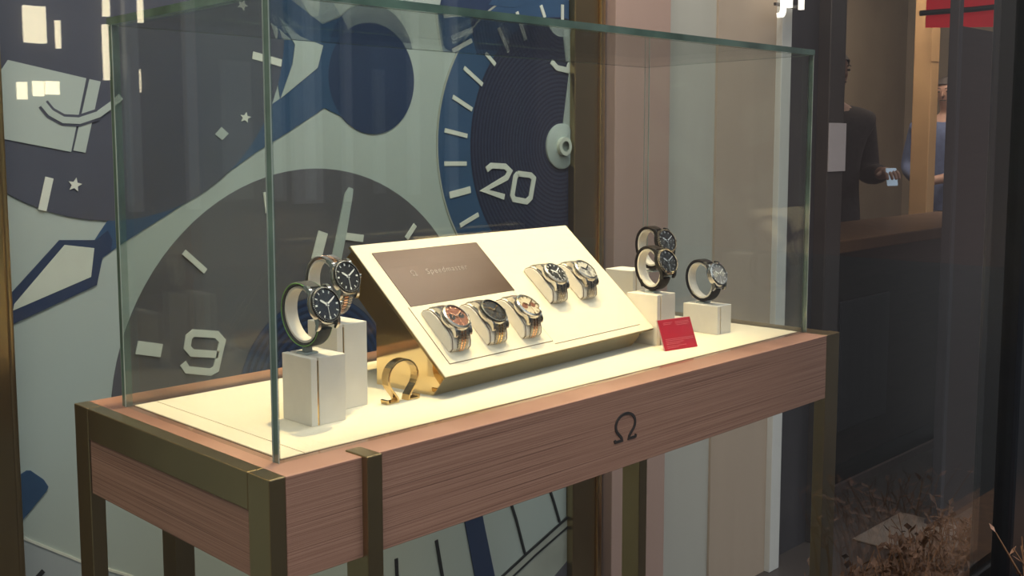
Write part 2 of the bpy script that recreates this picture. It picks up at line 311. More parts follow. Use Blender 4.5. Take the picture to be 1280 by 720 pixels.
ART = [
  ('blue_band', 'art_blue', 1, 'poly', [(0.1334, 0.1826), (0.1455, 0.1537), (0.1846, 0.1767), (0.3087, 0.2419), (0.4381, 0.3191), (0.5072, 0.3546), (0.5889, 0.3994), (0.6544, 0.3751), (0.7132, 0.3635), (0.6572, 0.5133), (0.6446, 0.5541), (0.6118, 0.5955), (0.5996, 0.6262), (0.4467, 0.6111), (0.4769, 0.5027), (0.4915, 0.4144), (0.3109, 0.3066), (0.1617, 0.2193)]),
  ('pale_point', 'art_pale', 3, 'poly', [(0.4915, 0.4144), (0.5191, 0.4767), (0.5253, 0.5112), (0.4903, 0.5596), (0.5379, 0.5263), (0.5879, 0.5136), (0.5742, 0.4721)]),
  ('pale_point', 'art_pale', 3, 'poly', [(0.5312, 0.6053), (0.5847, 0.6104), (0.5782, 0.5666), (0.5619, 0.5624)]),
  ('hand_outline', 'art_navy', 2, 'poly', [(0.0765, 0.1863), (0.1342, 0.1826), (0.1554, 0.1966), (0.1628, 0.1807), (0.1594, 0.1629), (0.1456, 0.1562), (0.1337, 0.111), (-0.0149, 0.0591), (-0.0551, 0.0455), (-0.0545, 0.0586), (-0.013, 0.0995)]),
  ('hand_inlay', 'art_glow', 3, 'poly', [(0.0838, 0.1783), (0.1315, 0.17), (0.1243, 0.1247), (-0.0001, 0.0847), (0.0022, 0.0942)]),
  ('dark_bezel', 'art_navy', 1, 'poly', [(0.8995, 0.6719), (0.8809, 0.5905), (0.898, 0.5275), (0.9343, 0.5166), (0.9764, 0.5454), (1.0986, 0.6163), (1.3422, 0.6726), (1.3418, 0.718)]),
  ('blue_bezel', 'art_blue', 2, 'poly', [(1.0987, 0.6927), (1.0245, 0.6252), (1.0987, 0.6248), (1.2573, 0.6666), (1.3131, 0.715)]),
  ('tick_mark', 'art_white', 2, 'stroke', 0.011, [[(0.9163, 0.5481), (0.9765, 0.5701)]]),
  ('pale_case', 'art_pale', 3, 'poly', [(0.01, 0.4576), (0.1297, 0.4355), (0.1003, 0.3216), (-0.0118, 0.3436), (-0.0186, 0.4157)]),
  ('pale_case_band', 'art_pale', 3, 'poly', [(0.1348, 0.4345), (0.153, 0.4315), (0.1234, 0.3202), (0.1042, 0.324)]),
  ('hose_outline', 'art_dusk', 4, 'stroke', 0.018, [[(0.0597, 0.3943), (0.0702, 0.3813), (0.0898, 0.3707), (0.1152, 0.3698), (0.1469, 0.3802)]]),
  ('case_hose', 'art_pale', 5, 'stroke', 0.01, [[(0.0597, 0.3943), (0.0702, 0.3813), (0.0898, 0.3707), (0.1152, 0.3698), (0.1469, 0.3802), (0.1716, 0.397), (0.1856, 0.4087)]]),
  ('dial_mark', 'art_white', 3, 'stroke', 0.013, [[(0.0646, 0.2829), (0.0512, 0.2332)], [(0.4348, 0.4878), (0.4949, 0.4769)]]),
  ('star', 'art_white', 3, 'poly', [(0.1073, 0.2816), (0.1085, 0.274), (0.1161, 0.2717), (0.1089, 0.2681), (0.1089, 0.2604), (0.1032, 0.2658), (0.0957, 0.2634), (0.0993, 0.2703), (0.0947, 0.2765), (0.1025, 0.2754)]),
  ('star', 'art_white', 3, 'poly', [(0.4194, 0.3887), (0.4208, 0.3822), (0.4283, 0.3804), (0.4213, 0.3771), (0.4214, 0.3704), (0.4157, 0.3749), (0.4083, 0.3725), (0.4118, 0.3786), (0.4071, 0.3838), (0.4149, 0.3831)]),
  ('square_fleck', 'art_pale', 3, 'poly', [(0.3554, 0.3497), (0.3683, 0.3621), (0.3822, 0.3512), (0.3692, 0.3402)]),
  ('dial_mark', 'art_white', 4, 'stroke', 0.01, [[(0.2889, 0.1523), (0.3289, 0.1163)], [(0.7862, 0.1438), (0.8102, 0.1698)], [(0.4545, 0.2479), (0.4585, 0.2106)]]),
  ('dial_mark', 'art_white', 4, 'stroke', 0.022, [[(0.1973, 0.0018), (0.2415, -0.0096)], [(0.5621, 0.1175), (0.5799, 0.1689)]]),
  ('dial_mark', 'art_white', 4, 'stroke', 0.014, [[(0.6307, 0.1582), (0.6754, 0.1508)]]),
  ('dial_hand', 'art_pale', 5, 'poly', [(0.5953, 0.1073), (0.6324, 0.239), (0.6422, 0.2508), (0.6518, 0.2475), (0.6496, 0.2323), (0.6347, 0.1656), (0.618, 0.1055)]),
  ('numeral', 'art_white', 4, 'stroke', 0.0125, [[(0.3492, -0.0315), (0.298, -0.0215), (0.2892, -0.0106), (0.2929, 0.0068), (0.3022, 0.0125), (0.3472, 0.0041), (0.3579, -0.0086), (0.3436, -0.0562), (0.3324, -0.0601), (0.2879, -0.0492), (0.2807, -0.0371)]]),
  ('dial_mark', 'art_white', 4, 'stroke', 0.009, [[(0.8941, 0.3601), (0.9585, 0.3488)], [(0.8923, 0.292), (0.9558, 0.291)], [(0.936, 0.1613), (0.9908, 0.1823)], [(0.9175, 0.4292), (0.9731, 0.4041)], [(0.9502, 0.4896), (1.0044, 0.4569)], [(1.0144, 0.5227), (1.0435, 0.5007)], [(1.0536, 0.5789), (1.0859, 0.5301)], [(1.1113, 0.6173), (1.1396, 0.5591)], [(1.1895, 0.6377), (1.2029, 0.6125)], [(1.2629, 0.6458), (1.2631, 0.6101)]]),
  ('dial_mark', 'art_white', 4, 'stroke', 0.014, [[(0.9065, 0.2263), (0.9672, 0.236)]]),
  ('numeral', 'art_white', 5, 'stroke', 0.0125, [[(1.0156, 0.2773), (1.0304, 0.2856), (1.0728, 0.2832), (1.088, 0.2725), (1.0778, 0.2587), (1.0081, 0.233), (1.0701, 0.217)], [(1.1137, 0.2667), (1.1556, 0.2622), (1.1663, 0.2548), (1.1557, 0.2121), (1.1424, 0.2037), (1.1007, 0.2106), (1.0956, 0.2196), (1.1059, 0.2598), (1.1137, 0.2667)]]),
  ('numeral', 'art_white', 5, 'stroke', 0.0125, [[(1.225, 0.5166), (1.2443, 0.5032), (1.2806, 0.4994), (1.289, 0.5143)]]),
  ('dial_hand', 'art_pale', 6, 'poly', [(1.266, 0.5906), (1.2828, 0.5918), (1.2991, 0.533), (1.2978, 0.4783), (1.29, 0.3682), (1.2645, 0.368), (1.2891, 0.5053)]),
  ('blue_marker', 'art_blue', 2, 'poly', [(-0.0142, -0.1745), (0.0095, -0.1647), (0.0156, -0.1661), (0.0347, -0.1843), (0.0417, -0.1974), (0.0389, -0.2031), (-0.0155, -0.2546)]),
  ('bezel_field', 'art_grey', 1, 'poly', [(-0.0685, -0.2236), (-0.0075, -0.2643), (0.0903, -0.3325), (0.1766, -0.3816), (0.3155, -0.4733), (0.3084, -0.6855), (-0.0952, -0.5267)]),
  ('bezel_line', 'art_white', 2, 'stroke', 0.004, [[(-0.0572, -0.2301), (-0.0075, -0.2643), (0.0903, -0.3325), (0.1765, -0.383)]]),
  ('bezel_mark', 'art_black', 2, 'stroke', 0.008, [[(0.0098, -0.3433), (0.0281, -0.3293)], [(0.7507, -0.5117), (0.7538, -0.5926)], [(0.8623, -0.5025), (0.8867, -0.6243)]]),
  ('blue_band', 'art_navy', 2, 'poly', [(0.9406, -0.4607), (0.9946, -0.4559), (1.0043, -0.4983), (1.0419, -0.6433), (1.0755, -0.7763), (1.0081, -0.754)]),
  ('bezel_line', 'art_black', 3, 'stroke', 0.006, [[(1.0789, -0.4429), (1.1105, -0.5215), (1.1402, -0.6109)], [(1.2148, -0.4513), (1.2407, -0.5115), (1.2612, -0.5635)], [(1.0445, -0.6478), (1.1511, -0.6082), (1.3112, -0.5523)]]),
  ('silver_rim', 'art_silver', 2, 'poly', [(1.0445, -0.6478), (1.1511, -0.6082), (1.3202, -0.5546), (1.3227, -0.8785), (0.9929, -0.7489)]),
  ('bezel_line', 'art_black', 4, 'stroke', 0.005, [[(1.0705, -0.6611), (1.1788, -0.6196), (1.3114, -0.5763)]]),
  ('dark_rim', 'art_dark', 3, 'poly', [(1.2357, -0.6944), (1.321, -0.6509), (1.3232, -0.9402), (1.0968, -0.8025)]),
]
FAR_WINDOWS = [(3.089, 3.277, 1.267, 1.581), (3.01, 3.086, 0.776, 0.924), (3.149, 3.235, 0.808, 0.937), (3.262, 3.372, 0.826, 0.941), (3.822, 3.874, 1.548, 1.97), (3.809, 3.85, 0.971, 1.472), (4.119, 4.204, 1.516, 2.003), (4.083, 4.155, 0.871, 1.082), (3.372, 3.405, 1.233, 1.474)]

# ============================================================ STRUCTURE
MY = .70                                            # front of the mural wall
struct('floor', B().box((-2.5, -.30, -1.0), (9.5, 3.2, -.95)), 'floor')
struct('ceiling', B().box((-2.5, -.30, 1.75), (9.5, 3.2, 1.80)), 'ceil')
struct('wall_left', B().box((-1.30, -.30, -.95), (-1.25, .74, 1.75)), 'side_wall')
struct('wall_back', B().box((-1.25, MY+.02, -.95), (2.26, MY+.08, 1.75)), 'char2')
struct('wall_shop_back', B().box((2.3, 3.0, -.95), (9.2, 3.06, 1.75)), 'brown_wall')
struct('wall_shop_right', B().box((8.4, -.3, -.95), (8.46, 3.0, 1.75)), 'brown_wall')
struct('wall_pink', B().box((1.405, MY-.045, -.95), (1.625, MY+.018, 1.75)), 'pink', bevel=.002)
struct('wall_white', B().box((1.625, MY-.005, -.95), (1.89, MY+.018, 1.75)), 'white_wall')
struct('wall_beige', B().box((1.89, MY-.012, -.95), (2.19, MY+.018, 1.75)), 'tan_wall')
struct('trim_1', B().box((2.19, MY-.03, -.95), (2.245, MY+.018, 1.75)), 'pale_trim', bevel=.002)
struct('trim_2', B().box((1.288, MY-.02, -.95), (1.372, MY+.018, 1.75)), 'brass', bevel=.002)
struct('trim_3', B().box((1.372, MY-.028, -.95), (1.388, MY+.018, 1.75)), 'gold', bevel=.002)
struct('trim_4', B().box((1.388, MY-.012, -.95), (1.405, MY+.018, 1.75)), 'char2', bevel=.001)
struct('trim_5', B().box((-.25, .60, -.95), (-.043, .66, 1.75)).box((-.043, .605, -.95), (-.034, .655, 1.75)), 'brass', bevel=.003)
# dark doorway post and panel to the right of the pale trim
struct('wall_dark', B().box((2.26, MY+.02, -.95), (2.50, MY+.06, 1.75)), 'charcoal')
struct('trim_6', B().box((2.50, MY-.02, -.95), (2.60, MY+.07, 1.75)), 'char2', bevel=.003)
struct('wall_shop_bay', B().box((2.965, .475, -.95), (4.3, .505, 0.703)), 'counter')
# shop window: pane and black upright
struct('window_1', B().box((-2.2, -.345, -.95), (1.055, -.335, 1.75)), 'shop_glass')
struct('window_2', B().box((1.17, -.345, -.95), (4.2, -.335, 1.75)), 'shop_glass')
struct('trim_7', B().box((1.055, -.36, -.95), (1.17, -.30, 1.75)), 'frame', bevel=.006)
struct('pavement', B().box((-6, -12, -1.10), (12, -.40, -1.05)), 'pave')

# ============================================================ MURAL
fnm = lambda p, d: (p[0], MY-d, p[1])
mural = thing('wall_mural', 'huge pale wall print of a watch dial with dark subdials and numerals 20 and 9', 'mural', (.02, MY, -.95))
def mb(b, name, m_, **k):
    o = b.build(name, m_, **k); o.parent = mural; o.location = (-.02, -MY, .95); return o
mb(B().box((-1.2, MY+.0001, -.94), (1.287, MY+.018, 1.6)), 'print_panel', 'art_pale')
def disc(cx, cz, r, d, name, m_, rin=0, x1=1.287, seg=96, clip=None):
    b = B(); pts = [(min(cx+r*math.cos(2*PI*k/seg), x1), cz+r*math.sin(2*PI*k/seg)) for k in range(seg)]
    if rin:
        inn = [(min(cx+rin*math.cos(2*PI*k/seg), x1), cz+rin*math.sin(2*PI*k/seg)) for k in range(seg)]
        vs = [fnm(p, 0) for p in pts]+[fnm(p, d) for p in pts]+[fnm(p, 0) for p in inn]+[fnm(p, d) for p in inn]
        b.add(vs, [(k, (k+1) % seg, seg+(k+1) % seg, seg+k) for k in range(seg)]+[(seg+k, seg+(k+1) % seg, 3*seg+(k+1) % seg, 3*seg+k) for k in range(seg)]
              +[(3*seg+k, 3*seg+(k+1) % seg, 2*seg+(k+1) % seg, 2*seg+k) for k in range(seg)])
    else:
        if clip: pts = [(x, max(z, clip[1]+(x-clip[0])*clip[2])) for x, z in pts]
        b.prism(pts, fnm, 0, d)
    return mb(b, name, m_)
LAY = .0007
disc(.1732, .5415, .3300, 2.2*LAY, 'subdial', 'art_dusk')
disc(.7057, .4577, .1062, 2.2*LAY, 'blue_disc', 'art_navy')
disc(.5617, -.1256, .4134, 2.0*LAY, 'subdial', 'art_dark', clip=CLIP)
disc(.5617, -.1256, .175, 2.6*LAY, 'dial_centre', 'rings_nine')
disc(1.2153, .3285, .3435, 2.2*LAY, 'subdial', 'art_silver')
disc(1.2153, .3285, .3395, 2.5*LAY, 'subdial', 'art_blue')
disc(1.2591, .3259, .291, 2.9*LAY, 'dial_centre', 'rings_twenty')
for a in ART:
    name, m_, layer, kind = a[:4]; d = (layer+1)*LAY
    b = B()
    if kind == 'poly': b.prism(a[4], fnm, 0, d)
    else:
        for p in a[5]: mb(B().stroke(p, a[4], fnm, 0, d), name, m_)
        continue
    mb(b, name, m_)
hubb = B(); hubb.lathe([(.0, 0), (.052, 0), (.052, .006), (.048, .008), (.0, .008)], 40, (1.2591, MY, .3259), 'Y', caps=False)
hubb.v = [(min(x, 1.287), 2*MY-y, z) for x, y, z in hubb.v]
mb(hubb, 'hand_hub', 'art_pale', smooth=True)
hb = B().lathe([(.012, 0), (.021, 0), (.021, .018), (.012, .018)], 32, (1.2591, MY, .3259), 'Y', caps=False); hb.v = [(x, 2*MY-y, z) for x, y, z in hb.v]
mb(hb, 'hub_ring', 'art_glow', smooth=True)

# ============================================================ DISPLAY TABLE
FZ = -.95
table = thing('display_table', 'striped walnut display table with bronzed brass legs and cream inlaid top', 'table', (.55, .18, FZ))
def tp(b, name, m_, **k):
    o = b.build(name, m_, **k); o.parent = table; o.location = (-.55, -.18, -FZ); return o
tp(B().box((-.019, -.0405, -.110), (1.0957, .405, -.0005)).box((-.037, .00, -.110), (-.019, .365, -.03)), 'wooden_apron', 'wood', bevel=.0012)
for y0, y1 in ((-.0405, -.0015), (.366, .405)):
    tp(B().box((-.0386, y0, FZ), (-.0188, y1, 0)), 'leg', 'brass', bevel=.0012)
tp(B().box((-.0386, -.0015, -.040), (-.0188, .366, 0)), 'side_rail', 'brass', bevel=.0012)
tp(B().box((.0776, -.0495, FZ), (.0985, -.0115, .0012)), 'leg', 'brass', bevel=.0012)
tp(B().box((.0776, .368, FZ), (.1070, .404, -.105)), 'leg', 'brass', bevel=.0012)
tp(B().box((1.0957, -.0405, FZ), (1.1417, -.0200, 0)), 'leg', 'brass', bevel=.0012)
tp(B().box((1.1157, .362, FZ), (1.1417, .405, 0)), 'leg', 'brass', bevel=.0012)
tp(B().box((1.0957, -.0200, -.040), (1.1417, .362, -.001)), 'side_rail', 'brass', bevel=.0012)
tp(B().box((.0110, .0110, -.002), (.0402, .3365, .001)), 'inlay_board', 'cream', bevel=.0006)
tp(B().box((.0414, .0110, -.002), (1.0890, .3365, .001)), 'inlay_board', 'cream', bevel=.0006)
tp(B().box((.0094, .0094, -.002), (1.0906, .0110, .0002)).box((.0094, .3365, -.002), (1.0906, .338, .0002)).box((.0094, .0110, -.002), (.0110, .3365, .0002)).box((1.0890, .0110, -.002), (1.0906, .3365, .0002)), 'shadow_gap', 'groove')
ob = B().stroke(omega_path(.047, .038), .0036, lambda p, d: (.532+p[0], -.0405-d, -.0722+p[1]), -.001, .0015)
tp(ob, 'omega_emblem', 'char2', label='dark horseshoe-shaped metal letter set in the wooden front')

# ============================================================ GLASS CASE
GL, GD, GH, GT = 1.10, .3474, .4757, .0092
case = thing('glass_case', 'tall clear glass cover with green polished edges standing on the display table', 'glass case', (.55, .17, 0))
def pane(a, b_, thin, clear=()):
    g = B(); (x0, y0, z0), (x1, y1, z1) = a, b_
    g.box(a, b_)
    # faces order: bottom, top, -y, +x, +y, -x
    big = {'x': (3, 5), 'y': (2, 4), 'z': (0, 1)}[thin]
    g.mi = [0 if (i in big or i in clear) else 1 for i in range(6)]
    o = g.build('glass_pane', ['glass', 'edge'], bevel=0); o.parent = case; o.location = (-.55, -.17, 0)
    return o
pane((0, 0, .0), (GL, GT, GH), 'y', (0,))
pane((0, GD-GT, .0), (GL, GD, GH), 'y', (0, 3))
pane((0, GT, .0), (GT, GD-GT, GH), 'x', (0,))
pane((GL-GT, GT, .0), (GL, GD-GT, GH), 'x', (0, 4, 2))
pane((-.0015, -.0015, GH), (GL+.0015, GD+.0015, GH+GT), 'z', (3, 4))
for x, y in ((0, 0), (GL, 0), (0, GD), (GL, GD)):
    sx = 1 if x == 0 else -1; sy = 1 if y == 0 else -1; bv = B()
    bv.box((min(x, x-sx*.0008), min(y+sy*GT*.86, y+sy*GT*1.04), .0), (max(x, x-sx*.0008), max(y+sy*GT*.86, y+sy*GT*1.04), GH))
    bv.box((min(x+sx*GT*.0, x+sx*GT*.12), min(y, y-sy*.0008), .0), (max(x+sx*GT*.0, x+sx*GT*.12), max(y, y-sy*.0008), GH))
    bo = bv.build('polished_bevel', 'edge_light'); bo.parent = case; bo.location = (-.55, -.17, 0)

# ============================================================ SLOPING DISPLAY STAND
YAW = .0618; TL = .7243
wo = Vector((.3124, .0799, .03))
ex = Vector((math.cos(YAW), math.sin(YAW), 0)); eh = Vector((-math.sin(YAW), math.cos(YAW), 0))
sl = eh*math.cos(TL)+Vector((0, 0, math.sin(TL))); wn = ex.cross(sl)
Wmat = Matrix((ex, sl, wn)).transposed().to_4x4(); Wmat.translation = wo      # x along, y up the slope, z off the face
stand = thing('sloping_display_stand', 'cream sloping watch display with mirror brass sides and brown plaque', 'display stand', (wo.x+.24, wo.y+.08, .001), (0, 0, YAW))
sinv = (Matrix.Translation(stand.location) @ Matrix.Rotation(YAW, 4, 'Z')).inverted()
def wp(b, name, m_, face=True, **k):
    b.xf(sinv @ Wmat if face else sinv); return b.build(name, m_, parent=stand, **k)
SW, SLN = .4964, .2403
prof = [(.025, .0012), (.131, .0012), (.131, .0854), (.2097, .155), (.1780, .1820), (.0045, .0265)]
fw = lambda p, d: tuple(Vector((wo.x, wo.y, 0))+ex*d+eh*p[0]+Vector((0, 0, p[1])))
wp(B().prism(prof, fw, .0015, .0030), 'mirror_side', 'mirror', face=False)
wp(B().prism(prof, fw, SW-.030, SW-.0285), 'mirror_side', 'mirror', face=False)
wp(B().prism(prof, fw, .0030, SW-.030), 'base', 'mirror', face=False)
wp(B().box((0, 0, -.0045), (SW, SLN, 0)), 'face_board', 'cream', bevel=.0006)
wp(B().box((-.0003, -.0003, -.0048), (SW+.0003, .0012, -.0012)).box((-.0004, .0012, -.0048), (.0006, SLN, -.0012)), 'board_edge', 'brass')
wp(B().box((.0225, .0180, -.0008), (.2425, .1190, .0008)), 'inset_board', 'cream', bevel=.0004)
wp(B().box((.0218, .0173, 0), (.2432, .0180, .0005)).box((.0218, .0173, 0), (.0225, .1190, .0005)).box((.2425, .0180, 0), (.2432, .1190, .0005)).box((.2432, .0118, 0), (.4675, .0125, .0005)), 'joint_line', 'groove')
plq = wp(B().box((.0270, .1192, .0), (.2475, .2222, .0012)), 'plaque', 'screen', bevel=.0003)
og = B().stroke(omega_path(.0095, .0105), .0009, lambda p, d: (.0750+p[0], .1715+p[1], .0012+d), 0, .0004)
wp(og, 'plaque_lettering', 'letter')
tm = text_mesh('Speedmaster', .0145, .0005, shear=.25, space=1.15)
to = bpy.data.objects.new('plaque_lettering', tm); tm.materials.append(M['letter']); C.objects.link(to); to.parent = stand
to.matrix_local = sinv @ Wmat @ Matrix.Translation((.0990, .1715, .0014))

# ============================================================ WATCHES
def arc(cy, cz, ry, rz, a0, a1, n):
    return [(cy+ry*math.sin(math.radians(a0+(a1-a0)*i/n)), cz+rz*math.cos(math.radians(a0+(a1-a0)*i/n))) for i in range(n+1)]
def resample(path, step):
    P = [Vector(p) for p in path]; out = [P[0]]; acc = 0
    for a, b_ in zip(P, P[1:]):
        L = (b_-a).length; t = step-acc
        while t <= L: out.append(a+(b_-a)*(t/L)); t += step
        acc = (acc+L) % step
    return out
def band_frames(path):
    fr = []
    for i, p in enumerate(path):
        t = (path[min(i+1, len(path)-1)]-path[max(i-1, 0)]).normalized(); fr.append((p, t, Vector((-t.y, t.x))))
    return fr
def bracelet(root, path, metal, centre, wide=.0225, link=.0036, cols=5):
    for seg_ in path:
        A_, B_ = B(), B()
        pts = resample(seg_, link); fr = band_frames(pts); n = len(fr)
        for i, (p, t, nn) in enumerate(fr):
            wd = wide*(1-.12*min(1, i/max(1, n-1)) if len(seg_) < 8 else 1)
            ws = [.30, .13, .14, .13, .30] if cols == 5 else [.34, .32, .34]
            x = -wd/2
            for c, w_ in enumerate(ws):
                w0 = wd*w_; odd = (c % 2 == 1) if cols == 5 else (c == 1)
                off = .5*link if odd else 0
                q = p+t*off
                tgt = B_ if odd or (cols == 5 and c == 2 and False) else A_
                th = .0015
                s0 = len(tgt.v)
                cc = Vector((x+w0/2, q.x, q.y)); T = Vector((0, t.x, t.y)); N = Vector((0, nn.x, nn.y))
                # link with rounded crown: hexagonal section
                hw, hl = w0*.42, link*.40
                vs = []
                for sx_ in (-1, 1):
                    for (a_, b2) in ((-1, -.6), (-1, .35), (-.45, 1), (.45, 1), (1, .35), (1, -.6)):
                        vs.append(cc+Vector((sx_*hw, 0, 0))+T*(a_*hl)+N*(b2*th))
                tgt.add(vs, [(5,4,3,2,1,0), (6,7,8,9,10,11)]+[(k, (k+1) % 6, 6+(k+1) % 6, 6+k) for k in range(6)])
                x += w0
        A_.build('bracelet', metal, root)
        B_.build('centre_links', centre, root)
def strap(root, path, m_, wide=.020, th=.0030, stitch=None, name='strap', closed=False):
    b = B(); st = B()
    for seg_ in path:
        pts = [Vector(p) for p in seg_]; fr = band_frames(pts); n = len(fr)
        vs = []
        for i, (p, t, nn) in enumerate(fr):
            w2 = wide/2
            for x, o in ((-w2, -th*.35), (-w2, th*.25), (-w2*.8, th*.5), (w2*.8, th*.5), (w2, th*.25), (w2, -th*.35), (w2*.8, -th*.5), (-w2*.8, -th*.5)):
                q = p+nn*o; vs.append((x, q.x, q.y))
        fs = []
        for i in range(n-1):
            for k in range(8): fs.append((i*8+k, i*8+(k+1) % 8, (i+1)*8+(k+1) % 8, (i+1)*8+k))
        fs += [tuple(range(7, -1, -1)), tuple((n-1)*8+k for k in range(8))]
        b.add(vs, fs)
        if stitch:
            for sx_ in (-1, 1):
                st.tube([(sx_*wide*.5, (p+nn*th*.15).x, (p+nn*th*.15).y) for p, t, nn in fr], .0007, 6)
    b.build(name, m_, root, smooth=True)
    if stitch: st.build('strap_edging', stitch, root, label='bright green edging')
def make_watch(name, label, cat_group, mtx, style):
    s = dict(case='steel', bezel='steel', dial='black', hands='lume', marks='lume', sub='dark_grey_dial', subs=2, strap=('bracelet', 'steel', 'steel'), R=.0215, path=None, gem=False, bez_scale=False)
    s.update(style); R = s['R']
    root = thing(name, label, 'watch', mtx.translation, mtx, cat_group)
    # case with lugs
    b = B(); b.lathe([(R*.80, 0), (R*.96, .001), (R, .0035), (R, .0075), (R*.93, .0095), (R*.6, .0096)], 48)
    for sy in (-1, 1):
        for sx_ in (-1, 1):
            prof_ = [(.010, .0085), (.0165, .0078), (.0215, .0045), (.0240, -.0005), (.0225, -.0025), (.0180, .0010), (.010, .0015)]
            x0, x1 = sorted((sx_*R*.56, sx_*R*.76))
            b.prism([(sy*y*R/.0195, z) for y, z in prof_], lambda p, d: (d, p[0], p[1]), x0, x1)
    b.build('case', s['case'], root, smooth=True)
    kind = s['strap'][0]
    for sy in (-1, 1):
        e_ = B(); k_ = R/.0195
        e_.prism([(sy*y*k_, z) for y, z in ((.0150, .0060), (.0188, .0050), (.0196, .0030), (.0196, .0), (.0150, .0010))], lambda p, d: (d, p[0], p[1]), -R*.55, R*.55)
        e_.build('end_link', s['strap'][1] if kind == 'bracelet' else s['strap'][1], root, bevel=.0003)
    bz = B().lathe([(R*.98, .0088), (R*.97, .0104), (R*.86, .0118), (R*.83, .0116), (R*.83, .0092)], 56, caps=False).build('bezel', s['bezel'], root, smooth=True)
    if s['bez_scale']:
        k = B()
        for i in range(60):
            a = 2*PI*i/60; r0, r1 = R*.885, R*(.935 if i % 5 else .955); wdt = R*.012
            c, s_ = math.cos(a), math.sin(a); zz = lambda r: .0118-(r-R*.86)*(.0014/(R*.11))+.0002
            k.add([(r0*c-s_*wdt, r0*s_+c*wdt, zz(r0)), (r1*c-s_*wdt, r1*s_+c*wdt, zz(r1)), (r1*c+s_*wdt, r1*s_-c*wdt, zz(r1)), (r0*c+s_*wdt, r0*s_-c*wdt, zz(r0))], [(0, 1, 2, 3)])
        k.build('bezel_scale', 'lume', bz)
    if s['gem']:
        k = B(); rr = random.Random(3)
        for ring, n_ in ((.90, 34), (.98, 38)):
            for i in range(n_):
                a = 2*PI*(i+rr.random()*.4)/n_; r = R*ring; z = .0118 if ring < .95 else .0102
                k.add([(r*math.cos(a)+dx*.0010, r*math.sin(a)+dy*.0010, z+dz*.0008) for dx, dy, dz in ((1,0,0),(0,1,0),(-1,0,0),(0,-1,0),(0,0,1.3))], [(0,1,4),(1,2,4),(2,3,4),(3,0,4)])
        k.build('bezel_studs', 'steel', bz)
    dl = B().lathe([(0.0001, .0096), (R*.84, .0096), (R*.84, .0100), (0.0001, .0100)], 48, caps=False).build('dial', s['dial'], root)
    zt = .0101
    k = B()
    for i in range(12):
        a = PI/2-2*PI*i/12; c, s_ = math.cos(a), math.sin(a); r0, r1 = R*.64, R*.78; wd = R*(.045 if i % 3 == 0 else .026)
        if s['subs'] == 3 and i in (3, 6, 9): r0 = R*.70
        k.obox(((r0+r1)/2*c, (r0+r1)/2*s_, zt+.0002), ((r1-r0)/2*c, (r1-r0)/2*s_, 0), (-s_*wd, c*wd, 0), (0, 0, .0002))
    for i in range(60):
        a = 2*PI*i/60; c, s_ = math.cos(a), math.sin(a); r0, r1 = R*.79, R*.82
        k.obox(((r0+r1)/2*c, (r0+r1)/2*s_, zt+.0001), ((r1-r0)/2*c, (r1-r0)/2*s_, 0), (-s_*R*.008, c*R*.008, 0), (0, 0, .0001))
    k.build('hour_markers', s['marks'], dl)
    SP = {2: [(-.40, 0), (.40, 0)], 3: [(-.40, 0), (.40, 0), (0, -.40)], 0: []}[s['subs']]
    for (px, py) in SP:
        sd = B().lathe([(0.0001, 0), (R*.23, 0), (R*.23, .0003), (R*.20, .0001), (0.0001, .0001)], 28, (px*R, py*R, zt), caps=False).build('subdial', s['sub'], dl)
        B().obox((px*R+R*.05, py*R+R*.05, zt+.0005), (R*.09, R*.09, 0), (R*.010, -R*.010, 0), (0, 0, .0001)).build('small_hand', s['hands'], dl)
    for ang, ln, wd, zz in ((math.radians(90+55), .50, .055, .0007), (math.radians(90-60), .70, .042, .0011), (math.radians(90+175), .74, .012, .0015)):
        c, s_ = math.cos(ang), math.sin(ang); h = B()
        pts = [(-.14*R, -wd*R*.5), (-.14*R, wd*R*.5), (0, wd*R), (ln*R*.82, wd*R), (ln*R, 0), (ln*R*.82, -wd*R), (0, -wd*R)]
        h.prism(pts, lambda p, d: (p[0]*c-p[1]*s_, p[0]*s_+p[1]*c, d), zt+zz, zt+zz+.0002)
        h.build('hand', s['hands'], root)
    B().lathe([(.0001, zt), (.0012, zt), (.0012, zt+.0019), (.0001, zt+.0021)], 16, caps=False).build('hand_hub', s['case'], root)
    cr = B().lathe([(.0001, R*.97), (.0030, R*.97), (.0034, R*1.05), (.0034, R*1.16), (.0026, R*1.19), (.0001, R*1.19)], 20, (0, 0, .0052), 'X', caps=False)
    cr.build('crown', s['case'] if s['case'] != 'ceramic' else 'ceramic', root, smooth=True)
    if s['subs']:
        for a in (32, -32):
            pb = B().lathe([(.0001, R*.95), (.0014, R*.95), (.0014, R*1.08), (.0022, R*1.08), (.0022, R*1.14), (.0001, R*1.15)], 16, (0, 0, .0052), 'X', caps=False)
            pb.xf(Matrix.Rotation(math.radians(a), 4, 'Z')); pb.build('pusher', s['case'], root, smooth=True)
    kind = s['strap'][0]
    if kind == 'bracelet': bracelet(root, s['path'], s['strap'][1], s['strap'][2], cols=s.get('cols', 5))
    else: strap(root, s['path'], s['strap'][1], th=.0044, wide=.0215, stitch=(s['strap'][2] if len(s['strap']) > 2 else None))
    if s.get('deploy'):
        P = s['path'][0]; i = int(len(P)*.62)
        B().obox((0, P[i][0], P[i][1]), (.0095, 0, 0), (0, .006, 0), (0, 0, .0032)).build('buckle', s['case'], root, bevel=.001)
    return root

